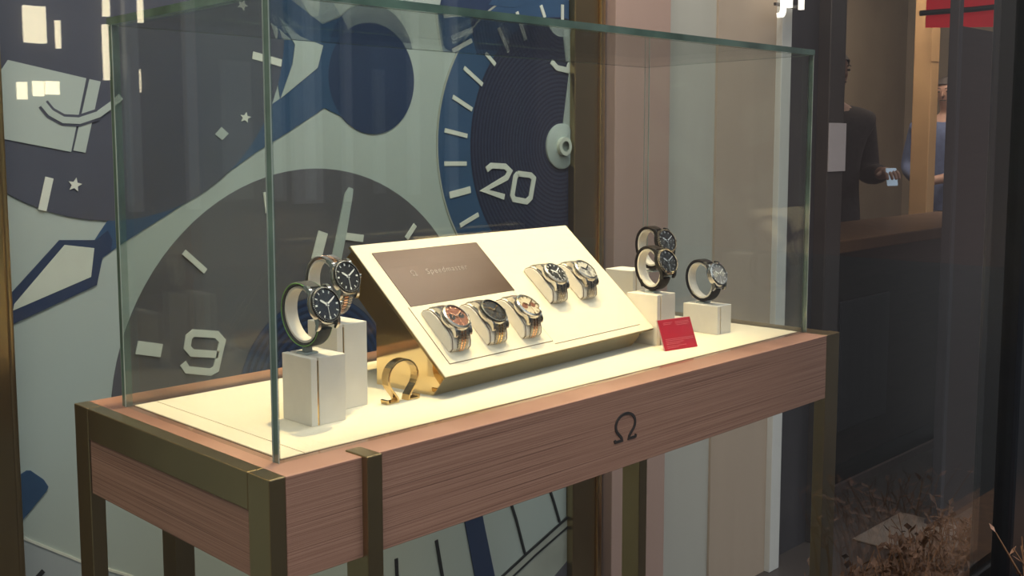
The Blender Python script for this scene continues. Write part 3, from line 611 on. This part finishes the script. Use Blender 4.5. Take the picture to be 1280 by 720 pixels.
# cushions and the watches on them, on the sloping face
CW, CL = .040, .072
def make_cushion(label):
    root = thing('watch_cushion', label, 'cushion', (0, 0, 0), None, 'cushions on the sloping stand')
    pr_ = [(0, 0), (-.0005, .006), (.005, .0125), (.011, .0170), (.021, .0188), (.034, .0192), (.048, .0188), (.060, .0160), (.0665, .0110), (.0705, .0045), (.071, 0)]
    b = B(); nx = 8; n = len(pr_); vs = []
    for i in range(nx+1):
        t = i/nx; x = -CW/2+.003+(CW-.006)*t; bul = 1+.09*math.sin(PI*t)
        if i in (0, nx): bul = .97
        vs += [(x, .0355+(p[0]-.0355)*(1+.02*math.sin(PI*t)), p[1]*bul) for p in pr_]
    fs = [tuple(range(n-1, -1, -1)), tuple(nx*n+k for k in range(n))]
    for i in range(nx):
        for k in range(n-1): fs.append((i*n+k, i*n+k+1, (i+1)*n+k+1, (i+1)*n+k))
        fs.append((i*n+n-1, i*n, (i+1)*n, (i+1)*n+n-1))
    b.add(vs, fs); b.build('pad', 'cream_smooth', root, smooth=True)
    for sx_ in (-1, 1):
        sc_ = [(.0355+(p[0]-.0355)*.985, p[1]*.95) for p in pr_]
        B().prism(sc_, lambda p, d: (d, p[0], p[1]), sx_*(CW/2-.003), sx_*(CW/2)).build('side_panel', 'cream_smooth', root, bevel=.0006)
        B().tube([(sx_*(CW/2-.0024), .0355+(p[0]-.0355)*1.0, p[1]*.98+.0002) for p in pr_], .0006, 5).build('seam', 'groove', root)
    return root
CPOS = [(.0345, .0352, 'leftmost of the lower row under the rose dial watch'), (.1097, .0338, 'middle of the lower row under the black dial watch'),
        (.1850, .0320, 'rightmost of the lower row under the champagne watch'), (.3000, .0835, 'higher on the slope, under the black dial steel watch'), (.3755, .0810, 'furthest right on the slope, under the white dial steel watch')]
up_ = [(.0212, .0042), (.0248, .0008), (.0285, -.0026), (.0325, -.0066), (.0355, -.0110), (.0375, -.0190)]
lo_ = [(-.0212, .0042), (-.0250, .0010), (-.0285, -.0032), (-.0312, -.0075), (-.0338, -.0125), (-.0355, -.0190)]
STY = [
 dict(dial='rose_dial', sub='black', subs=2, strap=('bracelet', 'brushed', 'rose'), bezel='brushed', hands='rose', marks='rose'),
 dict(dial='black', sub='dark_grey_dial', subs=3, strap=('bracelet', 'brushed', 'gold'), case='steel', bezel='ceramic', hands='gold', marks='gold', bez_scale=True),
 dict(dial='gold_dial', sub='rose_dial', subs=2, strap=('bracelet', 'brushed', 'rose'), hands='rose', marks='gold', bezel='steel'),
 dict(dial='black', sub='dark_grey_dial', subs=3, strap=('bracelet', 'brushed', 'steel'), bezel='brushed', bez_scale=True),
 dict(dial='white_dial', sub='grey_dial', subs=3, strap=('bracelet', 'brushed', 'steel'), bezel='brushed', hands='black', marks='brushed')]
WL = ['steel chronograph with rose dial and black subdials, leftmost on the sloping stand',
      'steel and gold chronograph with black dial, middle of the lower row on the stand',
      'steel watch with champagne dial, rightmost of the lower row on the stand',
      'steel chronograph with black dial and grey links, higher up on the sloping stand',
      'steel chronograph with white dial, furthest right on the sloping stand']
for (cx_, cy_, lab), st_, wl_ in zip(CPOS, STY, WL):
    mt_ = Wmat @ Matrix.Translation((cx_+CW/2, cy_, .0009))
    cu = make_cushion('cream padded watch cushion, '+lab)
    cu.location = mt_.translation; cu.rotation_euler = mt_.to_euler()
    st_ = dict(st_); st_['path'] = [up_, lo_]
    wm = Wmat @ Matrix.Translation((cx_+CW/2, cy_+.0335, .0009+.0212))
    make_watch('wristwatch', wl_, 'watches on the sloping stand', wm, st_)

# ============================================================ RISERS, LOOP STANDS AND THEIR WATCHES
def riser(x0, x1, y0, y1, h, label):
    t = thing('watch_riser', label, 'riser', ((x0+x1)/2, (y0+y1)/2, .001), None, 'cream risers')
    lx = (x1-x0)/2; ly = (y1-y0)/2; h -= .001
    B().box((-lx, -ly, 0), (-lx+.009, ly, h)).build('side_panel', 'cream_smooth', t, bevel=.0008)
    B().box((-lx+.009, -ly+.0012, 0), (-lx+.0115, ly-.001, h-.0035)).build('brass_inlay', 'gold', t)
    B().box((-lx+.0115, -ly, 0), (lx, ly, h)).build('block', 'cream_smooth', t, bevel=.0008)
    return t
riser(.1080, .1580, .0895, .1480, .0815, 'short cream block riser at the front left corner of the case')
riser(.1765, .2235, .1290, .1900, .1080, 'taller cream block riser just behind the front left one')
riser(.8060, .8560, .1040, .1650, .0835, 'cream block riser behind the red card, at the right end of the stand')
riser(.8800, .9270, .2080, .2680, .1090, 'tallest right-hand cream riser, half hidden at the back')
riser(.9620, 1.0050, .0905, .1600, .0500, 'low cream block riser at the far right of the case')

def loop_watch(cx_, cy_, cz_, top, tilt, yaw, style, label, slabel, RY=.0350, RZ=.0290):
    """oval watch on a loop-shaped stand; (cx,cy,cz) is the middle of the loop, top the height of the riser"""
    rot = Matrix.Rotation(yaw, 4, 'Z') @ Matrix.Rotation(math.radians(90-tilt), 4, 'X')
    DZ = -(RZ-.0035)
    wm = Matrix.Translation((cx_, cy_, cz_)) @ rot @ Matrix.Translation((0, 0, -DZ))
    st_ = dict(style); a0 = math.degrees(math.asin(1.10*style.get('R', .0215)/RY))
    full = arc(0, DZ, RY, RZ, a0, 360-a0, 44)
    if style.get('strap', ('x',))[0] == 'bracelet': st_['path'] = [full]
    else: st_['path'] = [full]
    make_watch('wristwatch', label, 'watches on loop stands', wm, st_)
    sm = thing('loop_stand', slabel, 'watch stand', (cx_, cy_, top), None, 'loop-shaped watch stands')
    inv = Matrix.Translation((cx_, cy_, top)).inverted()
    loop = arc(0, DZ, RY-.0030, RZ-.0030, 8, 352, 48)
    b = B(); vs = []; hw = .0088; th = .0026
    P = [Vector(p) for p in loop]; fr = band_frames(P)
    for p, t, nn in fr:
        for x, o in ((-hw, 0), (hw, 0), (hw, -th), (-hw, -th)):
            q = p+nn*(o if True else 0); vs.append(wm @ Vector((x, q.x, q.y)))
    fs = []
    for i in range(len(fr)-1):
        for k in range(4): fs.append((i*4+k, i*4+(k+1) % 4, (i+1)*4+(k+1) % 4, (i+1)*4+k))
    fs += [(3, 2, 1, 0), tuple((len(fr)-1)*4+k for k in range(4))]
    b.add(vs, fs).xf(inv); b.build('loop', 'cream_smooth', sm, smooth=True)
    low = min((wm @ Vector((0, p.x, p.y))).z for p in P)
    B().box((-.010, -.009, 0), (.010, .009, .0025)).box((-.005, -.004, .0025), (.005, .004, max(.004, low-top+.0005))).build('foot', 'clear', sm, bevel=.001)
CER = dict(case='ceramic', bezel='ceramic', dial='black', strap=('strap', 'blackstrap'), marks='steel', hands='steel', gem=True, subs=3)
loop_watch(.126, .121, .1290, .0815, 22, .10, dict(R=.0225, case='steel', bezel='ceramic', dial='blue_black', sub='black', subs=0, strap=('strap', 'greystrap', 'green'), bez_scale=True),
           'steel diver watch with dark dial on a grey strap edged in green', 'cream loop stand holding the green edged watch', RY=.0370, RZ=.0315)
loop_watch(.190, .162, .1530, .1080, 22, .10, dict(R=.0215, case='steel', bezel='ceramic', dial='black', sub='dark_grey_dial', subs=0, strap=('bracelet', 'brushed', 'rose'), cols=3, bez_scale=True),
           'steel watch with black dial and two-tone bracelet, on the taller left riser', 'cream loop stand on the taller left riser', RY=.0370, RZ=.0305)
loop_watch(.834, .134, .1245, .0835, 22, -.15, dict(CER, deploy=True), 'black ceramic watch on dark strap, in front, above the red card', 'cream loop stand above the red card')
loop_watch(.897, .180, .1510, .1090, 22, -.15, dict(CER, deploy=True), 'black ceramic watch with studded bezel, higher and behind its twin', 'cream loop stand of the higher black watch')
loop_watch(.984, .134, .0905, .0500, 22, -.10, dict(case='steel', bezel='steel', dial='grey_dial', sub='white_dial', subs=2, strap=('strap', 'blackstrap'), deploy=True),
           'watch with grey dial and dark brown strap on the low far right riser', 'cream loop stand on the low far right riser')

# ============================================================ BRASS OMEGA, RED CARD
om = B().stroke(omega_path(.055, .056), .0028, lambda p, d: (p[0], d, p[1]), -.0065, .0065).build('brass_omega_ornament', 'ornament', bevel=.0004)
om.location = (.2660, .1150, .0005+.001-.0012); om.rotation_euler = (0, 0, .02)
tag(om, 'polished brass horseshoe-shaped letter standing on the cream table top beside the stand', 'ornament')
card = thing('red_card', 'small red printed card leaning back in front of the right risers', 'card', (.8130, .0612, .0012), (math.radians(-22), 0, math.radians(-10.5)))
B().box((-.0355, -.0008, 0), (.0355, .0008, .050)).build('card_sheet', 'card', card, bevel=.0003)
B().box((-.0362, .0008, -.0004), (.0362, .0022, .0507)).build('acrylic_back', 'pale_edge', card)
tb = B()
rr = random.Random(5)
def dashes(x0, x1, z, h):
    x = x0
    while x < x1:
        l = rr.uniform(.0015, .005); tb.box((x, -.0012, z), (min(x+l, x1), -.0008, z+h)); x += l+.0008
for z, x0, x1 in ((.0440, .0, .030), (.0415, .0, .030), (.0390, .002, .026), (.0440, -.026, -.006), (.0415, -.026, -.010), (.0175, -.030, .031), (.0150, -.030, .031), (.0120, -.030, .008), (.0095, -.030, .0), (.0060, -.030, .012), (.0035, -.030, -.006)): dashes(x0, x1, z, .0009)
tb.build('fine_print', 'card_text', card)

# ============================================================ SHOP INTERIOR AT RIGHT
jh = thing('reflected_letters', 'glowing cream letters imitating a reflected sign, beside the pale wall trim', 'sign', (2.150, MY-.075, .70))  # glowing letters stand in for a reflection in the window
jm = text_mesh('JH', .135, .012); jo = bpy.data.objects.new('letters', jm); jm.materials.append(M['reflection_glow']); C.objects.link(jo); jo.parent = jh
jo.rotation_euler = (PI/2, 0, 0); jo.location = (-.055, 0, .006)
B().box((-.055, .012, .010), (.115, .02, .018)).build('mounting_rail', 'char2', jh)

cnt = thing('shop_counter', 'long dark walnut counter with an oak edge inside the shop', 'counter', (3.9, 1.1, FZ))
def cp(b, name, m_, **k):
    o = b.build(name, m_, **k); o.parent = cnt; o.location = (-3.9, -1.1, -FZ); return o
cp(B().box((2.72, .885, -.85), (4.9, 1.30, -.06)).box((2.72, .91, FZ), (4.9, 1.28, -.85)), 'counter_body', 'counter', bevel=.003)
cp(B().box((2.70, .865, -.06), (4.93, 1.32, -.015)), 'counter_top', 'counter_top', bevel=.004)
cp(B().box((2.72, .872, FZ), (4.9, .885, FZ+.03)), 'plinth_strip', 'plinth')
cp(B().box((3.02, .876, -.72), (3.42, .886, -.24)), 'grey_panel', 'charcoal', bevel=.003, label='grey lighter panel')
for i in range(3):
    dr = cp(B().box((2.78, .872, -.20-.14*i), (2.98, .886, -.075-.14*i)), 'drawer', 'counter', bevel=.004)
    B().tube([(2.84, .872, -.135-.14*i), (2.84, .855, -.135-.14*i), (2.92, .855, -.135-.14*i), (2.92, .872, -.135-.14*i)], .004, 6).build('drawer_handle', 'char2', dr)

colm = thing('tan_column', 'slim tan column standing on the shop floor behind the counter', 'column', (6.05, 1.86, FZ))
B().box((-.055, -.055, 0), (.055, .055, 2.70)).box((-.075, -.075, 0), (.075, .075, .12)).build('shaft', 'tan_col', colm, bevel=.005)
B().box((-.075, -.06, 1.78), (.04, -.052, 2.0)).build('notch_plate', 'tan_col', colm)

post = thing('door_post', 'tall thin grey post in the dark right-hand bay', 'post', (2.955, .488, FZ))
B().box((-.016, -.016, 0), (.016, .016, 2.70)).box((-.03, -.03, 0), (.03, .03, .02)).build('post_shaft', 'charcoal', post, bevel=.003)

sg = thing('red_banner', 'bright red banner behind dark rails at the top right', 'banner', (4.75, 1.07, .93))
b = B(); d_ = Vector((4.8720-4.6215, .9403-1.1988, 0)); d_.normalize()
up3 = Vector((0, 0, 1)); nn3 = d_.cross(up3)
b.obox(Vector((0, 0, .14)), d_*.26, nn3*.004, up3*.19); b.build('banner_cloth', 'red_sign', sg)
b = B().tube([tuple(d_*-.30-nn3*-.03+up3*.015), tuple(d_*-.05-nn3*-.03+up3*.03), tuple(d_*.10+nn3*.03+up3*.045), tuple(d_*.16+nn3*.03+up3*.06), tuple(d_*.30+nn3*.03+up3*.045)], .013, 8)
b.tube([tuple(d_*.13+nn3*.03+up3*-.10), tuple(d_*.13+nn3*.03+up3*.08)], .020, 8)
b.build('rail', 'cable', sg)
tile = tag(B().box((2.62, .36, -.949), (2.98, .62, -.944)).build('floor_tile', 'tile', bevel=.002), 'pale square tile lying on the dark floor by the grey post', 'tile')

# dried planting
def shrub(name, x0, x1, y0, y1, z, n, hmin, hmax, label, cat, seed, kind=None, leafp=1.0, lsize=.012, lm='leaf'):
    t = thing(name, label, cat, ((x0+x1)/2, (y0+y1)/2, z))
    if kind: t['kind'] = kind
    r = random.Random(seed); a, l = B(), B()
    for i in range(n):
        x = r.uniform(x0, x1)-(x0+x1)/2; y = r.uniform(y0, y1)-(y0+y1)/2; h = r.uniform(hmin, hmax)
        dx, dy = r.uniform(-.5, .5)*h, r.uniform(-.4, .4)*h
        P = [(x, y, 0), (x+dx*.3, y+dy*.3, h*.5), (x+dx, y+dy, h)]
        a.tube(P, [.0022, .0017, .0009], 4)
        for k in range(int(r.randint(3, 6)*leafp)):
            f = r.uniform(.4, 1.0); q = Vector(P[1]).lerp(Vector(P[2]), max(0, f*2-1)) if f > .5 else Vector(P[0]).lerp(Vector(P[1]), f*2)
            d = Vector((r.uniform(-1, 1), r.uniform(-1, 1), r.uniform(-.2, 1))).normalized(); s_ = d.cross(Vector((0, 0, 1))).normalized(); L = lsize*r.uniform(.7, 1.5)
            nn_ = d.cross(s_)*.0006
            l.add([q, q+d*L*.5+s_*L*.28, q+d*L, q+d*L*.5-s_*L*.28, q+d*L*.5+nn_*3], [(0, 1, 4), (1, 2, 4), (2, 3, 4), (3, 0, 4)])
    a.build('stems', 'stalk', t); l.build('leaves', lm, t)
    return t
shrub('reflected_grass_bed', 1.9, 2.85, -.05, .42, -.949, 500, .05, .16, 'low bed of dried brown grass behind the glass, added to imitate reflected planting', 'grass', 4, lsize=.028, lm='bedleaf')  # added indoors to imitate the outside planting mirrored in the window
planter = thing('planter_box', 'dark planter box outside the window below the dry shrub', 'planter', (1.05, -.46, -1.05))
B().box((-.27, -.07, 0), (.60, .07, .70)).build('box', 'char2', planter, bevel=.006)
B().box((-.255, -.058, .70), (.585, .058, .712)).build('soil', 'stalk', planter)
shrub('dry_shrub', .82, 1.06, -.50, -.42, -.3375, 46, .09, .155, 'dry shrub with pinkish brown leaves at the bottom right corner outside the window', 'shrub', 9, lsize=.016)

# ============================================================ STREET SIDE (seen only as reflections)
fac = thing('street_facade', 'dark building front across the street, seen reflected in the window', 'building', (3.5, -9.3, -1.05))
B().box((-7, 0, 0), (7, .25, 4.2)).build('facade_wall', 'street', fac)
for (x0, x1, z0, z1) in FAR_WINDOWS:
    fwi = B().box((x0-3.5, .25, z0+1.05), (x1-3.5, .30, z1+1.05)).build('lit_window', 'lit', fac)
for x0, x1 in [(4.0, 4.13), (5.86, 6.23), (6.53, 6.64), (8.09, 8.25), (4.61, 4.73)]:
    B().box((x0-3.5, .25, .8), (x1-3.5, .33, 4.2)).build('streak_strip', 'streak_pale', fac, bevel=.01)  # pale strips added so the window mirrors faint vertical streaks

# ============================================================ PEOPLE
def skin_mesh(name, nodes, edges, m_, parent, sub=2):
    """nodes: name -> (pos, radius); one continuous surface grown over the joints"""
    keys = list(nodes); idx = {k: i for i, k in enumerate(keys)}
    me = bpy.data.meshes.new(name); me.from_pydata([nodes[k][0] for k in keys], [(idx[a], idx[b]) for a, b in edges], [])
    o = bpy.data.objects.new(name, me); C.objects.link(o)
    sk = o.modifiers.new('skin', 'SKIN'); sk.use_smooth_shade = True
    if not me.skin_vertices: me.attributes.new('skin_vertices', 'FLOAT', 'POINT') if False else None
    bpy.context.view_layer.objects.active = o
    if not me.skin_vertices:
        bm = bmesh.new(); bm.from_mesh(me); bm.verts.layers.skin.verify(); bm.to_mesh(me); bm.free()
    lay = me.skin_vertices[0].data
    for i, k in enumerate(keys):
        r = nodes[k][1]; lay[i].radius = (r if isinstance(r, tuple) else (r, r)); lay[i].use_root = (i == 0)
    sb = o.modifiers.new('sub', 'SUBSURF'); sb.levels = sb.render_levels = sub
    bpy.context.view_layer.update()
    me2 = bpy.data.meshes.new_from_object(o.evaluated_get(bpy.context.evaluated_depsgraph_get()))
    bpy.data.objects.remove(o); me2.name = name
    me2.materials.clear(); me2.materials.append(M[m_]); me2.polygons.foreach_set('use_smooth', [True]*len(me2.polygons))
    o = bpy.data.objects.new(name, me2); C.objects.link(o); o.parent = parent
    return o
def person(loc, yaw, H, label, top, hand_h, hand_x, pm, hold_both=False):
    """standing figure facing local -y, height H, right forearm raised holding something in front"""
    t = thing('person', label, 'person', loc, (0, 0, yaw)); s = H/1.75
    V = lambda x, y, z: (x*s, y*s, z*s)
    N = {}; E_ = []
    N['pelvis'] = (V(0, 0, .95), (.125*s, .088*s)); N['waist'] = (V(0, 0, 1.10), (.135*s, .095*s)); N['chest'] = (V(0, 0, 1.30), (.160*s, .110*s))
    N['shoulder'] = (V(0, .01, 1.43), (.10*s, .075*s)); N['neck'] = (V(0, .01, 1.505), .046*s); N['throat'] = (V(0, .005, 1.545), .047*s); N['jaw'] = (V(0, -.020, 1.590), (.048*s, .058*s)); N['head'] = (V(0, -.002, 1.665), (.072*s, .090*s)); N['crown'] = (V(0, .010, 1.715), (.056*s, .066*s))
    E_ += [('pelvis', 'waist'), ('waist', 'chest'), ('chest', 'shoulder'), ('shoulder', 'neck'), ('neck', 'throat'), ('throat', 'jaw'), ('jaw', 'head'), ('head', 'crown')]
    for sx_, n in ((-1, 'l'), (1, 'r')):
        N[n+'hip'] = (V(.085*sx_, 0, .86), .070*s); N[n+'knee'] = (V(.10*sx_, -.01, .50), .058*s); N[n+'ankle'] = (V(.10*sx_, .02, .09), .040*s); N[n+'toe'] = (V(.115*sx_, -.15, .035), (.042*s, .032*s))
        E_ += [('pelvis', n+'hip'), (n+'hip', n+'knee'), (n+'knee', n+'ankle'), (n+'ankle', n+'toe')]
        N[n+'sh'] = (V(.185*sx_, .01, 1.40), .060*s)
        up = (sx_ == 1 or hold_both)
        el = V(.245*sx_, .02, 1.13); hx = hand_x*sx_ if sx_ == 1 else -.06
        wr = V(hx, -.27, hand_h) if up else V(.25*sx_, -.03, .88)
        N[n+'el'] = (el, .045*s); N[n+'wr'] = (wr, .030*s)
        dv = (Vector(wr)-Vector(el)).normalized(); pl = Vector(wr)+dv*.055*s
        N[n+'palm'] = (tuple(pl), (.036*s, .020*s))
        E_ += [('shoulder', n+'sh'), (n+'sh', n+'el'), (n+'el', n+'wr'), (n+'wr', n+'palm')]
        side = Vector((1, 0, 0)); 
        side = (side-dv*side.dot(dv)).normalized(); fwd = side.cross(dv)
        for k, (off, ln) in enumerate(((-.027, .062), (-.009, .074), (.009, .070), (.027, .054))):
            a = pl+side*off*s+dv*.032*s; b_ = a+dv*ln*.5*s+fwd*.012*s*(1 if up else 1); c = b_+dv*ln*.3*s+fwd*.026*s
            for q, P_, r_ in ((1, a, .0095), (2, b_, .0085), (3, c, .007)): N['%sf%d%d' % (n, k, q)] = (tuple(P_), r_*s)
            E_ += [(n+'palm', '%sf%d1' % (n, k)), ('%sf%d1' % (n, k), '%sf%d2' % (n, k)), ('%sf%d2' % (n, k), '%sf%d3' % (n, k))]
        a = pl-side*.036*s*sx_-dv*.012*s; b_ = a-side*.022*s*sx_+dv*.026*s+fwd*.014*s
        N[n+'t1'] = (tuple(a), .011*s); N[n+'t2'] = (tuple(b_), .009*s); E_ += [(n+'palm', n+'t1'), (n+'t1', n+'t2')]
        if sx_ == 1: tip = pl+dv*.045*s+fwd*.034*s
    bd = skin_mesh('body', N, E_, 'skin', t)
    # face: nose, eyes, mouth, ears
    f = B(); f.sm = True
    f.add([V(0, -.082, 1.655), V(-.011, -.080, 1.618), V(.011, -.080, 1.618), V(0, -.108, 1.622), V(0, -.082, 1.606)], [(0, 1, 3), (0, 3, 2), (1, 4, 3), (2, 3, 4), (0, 2, 4, 1)])
    for sx_ in (-1, 1):
        f.lathe([(.001, -.008), (.013*s, -.006), (.018*s, .0), (.013*s, .006), (.001, .008)], 12, V(.074*sx_, .005, 1.635), 'X', sx=.7, sy=1.3)
    f.build('nose_and_ears', 'skin', t)
    e_ = B()
    for sx_ in (-1, 1): e_.lathe([(.001, -.006*s), (.0095*s, -.002*s), (.0095*s, .002*s), (.001, .006*s)], 12, V(.028*sx_, -.078, 1.650), 'Y', sy=.55)
    for sx_ in (-1, 1): e_.tube([V(.014*sx_, -.084, 1.668), V(.028*sx_, -.084, 1.673), V(.041*sx_, -.076, 1.668)], .0025*s, 6)
    e_.tube([V(-.020, -.072, 1.592), V(0, -.079, 1.591), V(.020, -.072, 1.592)], .003*s, 6)
    e_.build('eyes_and_mouth', 'hair', t)
    hr = B(); hr.sm = True
    hr.lathe([(.086*s, -.045*s), (.092*s, -.01*s), (.088*s, .03*s), (.066*s, .062*s), (.03*s, .080*s), (.001, .084*s)], 24, V(0, .018, 1.672), 'Z', caps=False, sx=.93, sy=1.05)
    for i, (x, y, z) in enumerate(hr.v):          # raise the hairline at the forehead
        if y < -.02*s and z < 1.70*s: hr.v[i] = (x, y, 1.70*s)
    hr.build('hair', 'hair', t)
    # clothing: jacket or shirt, trousers, shoes
    ks = ['waist', 'pelvis', 'chest', 'shoulder', 'lsh', 'rsh', 'lel', 'rel', 'lwr', 'rwr']; g = {'low': (V(0, 0, .76), (.185*s, .140*s)), 'collar': (V(0, .008, 1.50), (.080*s, .078*s))}
    for k in ks:
        p_, r_ = N[k]; r_ = r_ if isinstance(r_, tuple) else (r_, r_); g[k] = (p_, (r_[0]+.020*s, r_[1]+.020*s))
    g['pelvis'] = (g['pelvis'][0], (.175*s, .130*s))
    for n in 'lr':
        p_, r_ = N[n+'wr']; q_ = Vector(p_).lerp(Vector(N[n+'el'][0]), .18); g[n+'wr'] = (tuple(q_), (.046*s, .046*s))
    skin_mesh('jacket' if top == 'jacket' else 'shirt', g, [('low', 'pelvis'), ('pelvis', 'waist'), ('waist', 'chest'), ('chest', 'shoulder'), ('shoulder', 'collar')]+[e for n in 'lr' for e in (('shoulder', n+'sh'), (n+'sh', n+'el'), (n+'el', n+'wr'))], top, t)
    N['pelvis'] = (V(0, 0, .97), (.125*s, .085*s))
    for n_ in 'lr': N[n_+'hip'] = (V(.085*(-1 if n_ == 'l' else 1), 0, .80), .078*s)
    g = {k: (N[k][0], (lambda r_: (r_[0]+.016*s, r_[1]+.016*s))(N[k][1] if isinstance(N[k][1], tuple) else (N[k][1],)*2)) for k in ('pelvis', 'lhip', 'rhip', 'lknee', 'rknee', 'lankle', 'rankle')}
    skin_mesh('trousers', g, [('pelvis', 'lhip'), ('pelvis', 'rhip'), ('lhip', 'lknee'), ('rhip', 'rknee'), ('lknee', 'lankle'), ('rknee', 'rankle')], 'trouser', t)
    for n, sx_ in (('l', -1), ('r', 1)):
        skin_mesh('shoe', {'a': (V(.10*sx_, .03, .07), .050*s), 'b': (V(.105*sx_, -.06, .045), (.048*s, .042*s)), 'c': (V(.118*sx_, -.19, .034), (.046*s, .032*s))}, [('a', 'b'), ('b', 'c')], 'trouser', t, 1)
    return t, (Matrix.Translation(loc) @ Matrix.Rotation(yaw, 4, 'Z')) @ tip
p1, tip1 = person((4.405, 1.63, FZ), -.42, 1.74, 'person in a dark jacket standing behind the counter holding up a pale phone', 'jacket', 1.15, .10, 'phone')
p2, tip2 = person((6.63, 1.955, FZ), -1.55, 1.72, 'person in a blue shirt beside the tan column holding a small white object', 'shirt', 1.06, .02, 'phone', True)
for tip, lab, dz, yw_, hs in ((tip1, 'pale phone held by the person in the dark jacket', .01, -.42, (.030, .004, .042)), (tip2, 'small whitish object held by the person in the blue shirt', -.0, -1.55, (.05, .004, .03))):
    ph = B().box((-hs[0], -hs[1], -hs[2]), hs).build('phone', 'phone', bevel=.006); ph.location = tip+Vector((0, 0, dz)); ph.rotation_euler = (math.radians(-10), 0, yw_)
    tag(ph, lab, 'phone')
pap = B().box((-.055, -.002, -.075), (.055, .002, .075)).build('notice_sheet', 'paper', bevel=.0008)
pap.location = (2.553, MY-.0225, .318); tag(pap, 'pale grey sheet fixed on the dark post beside the person in the jacket', 'notice')
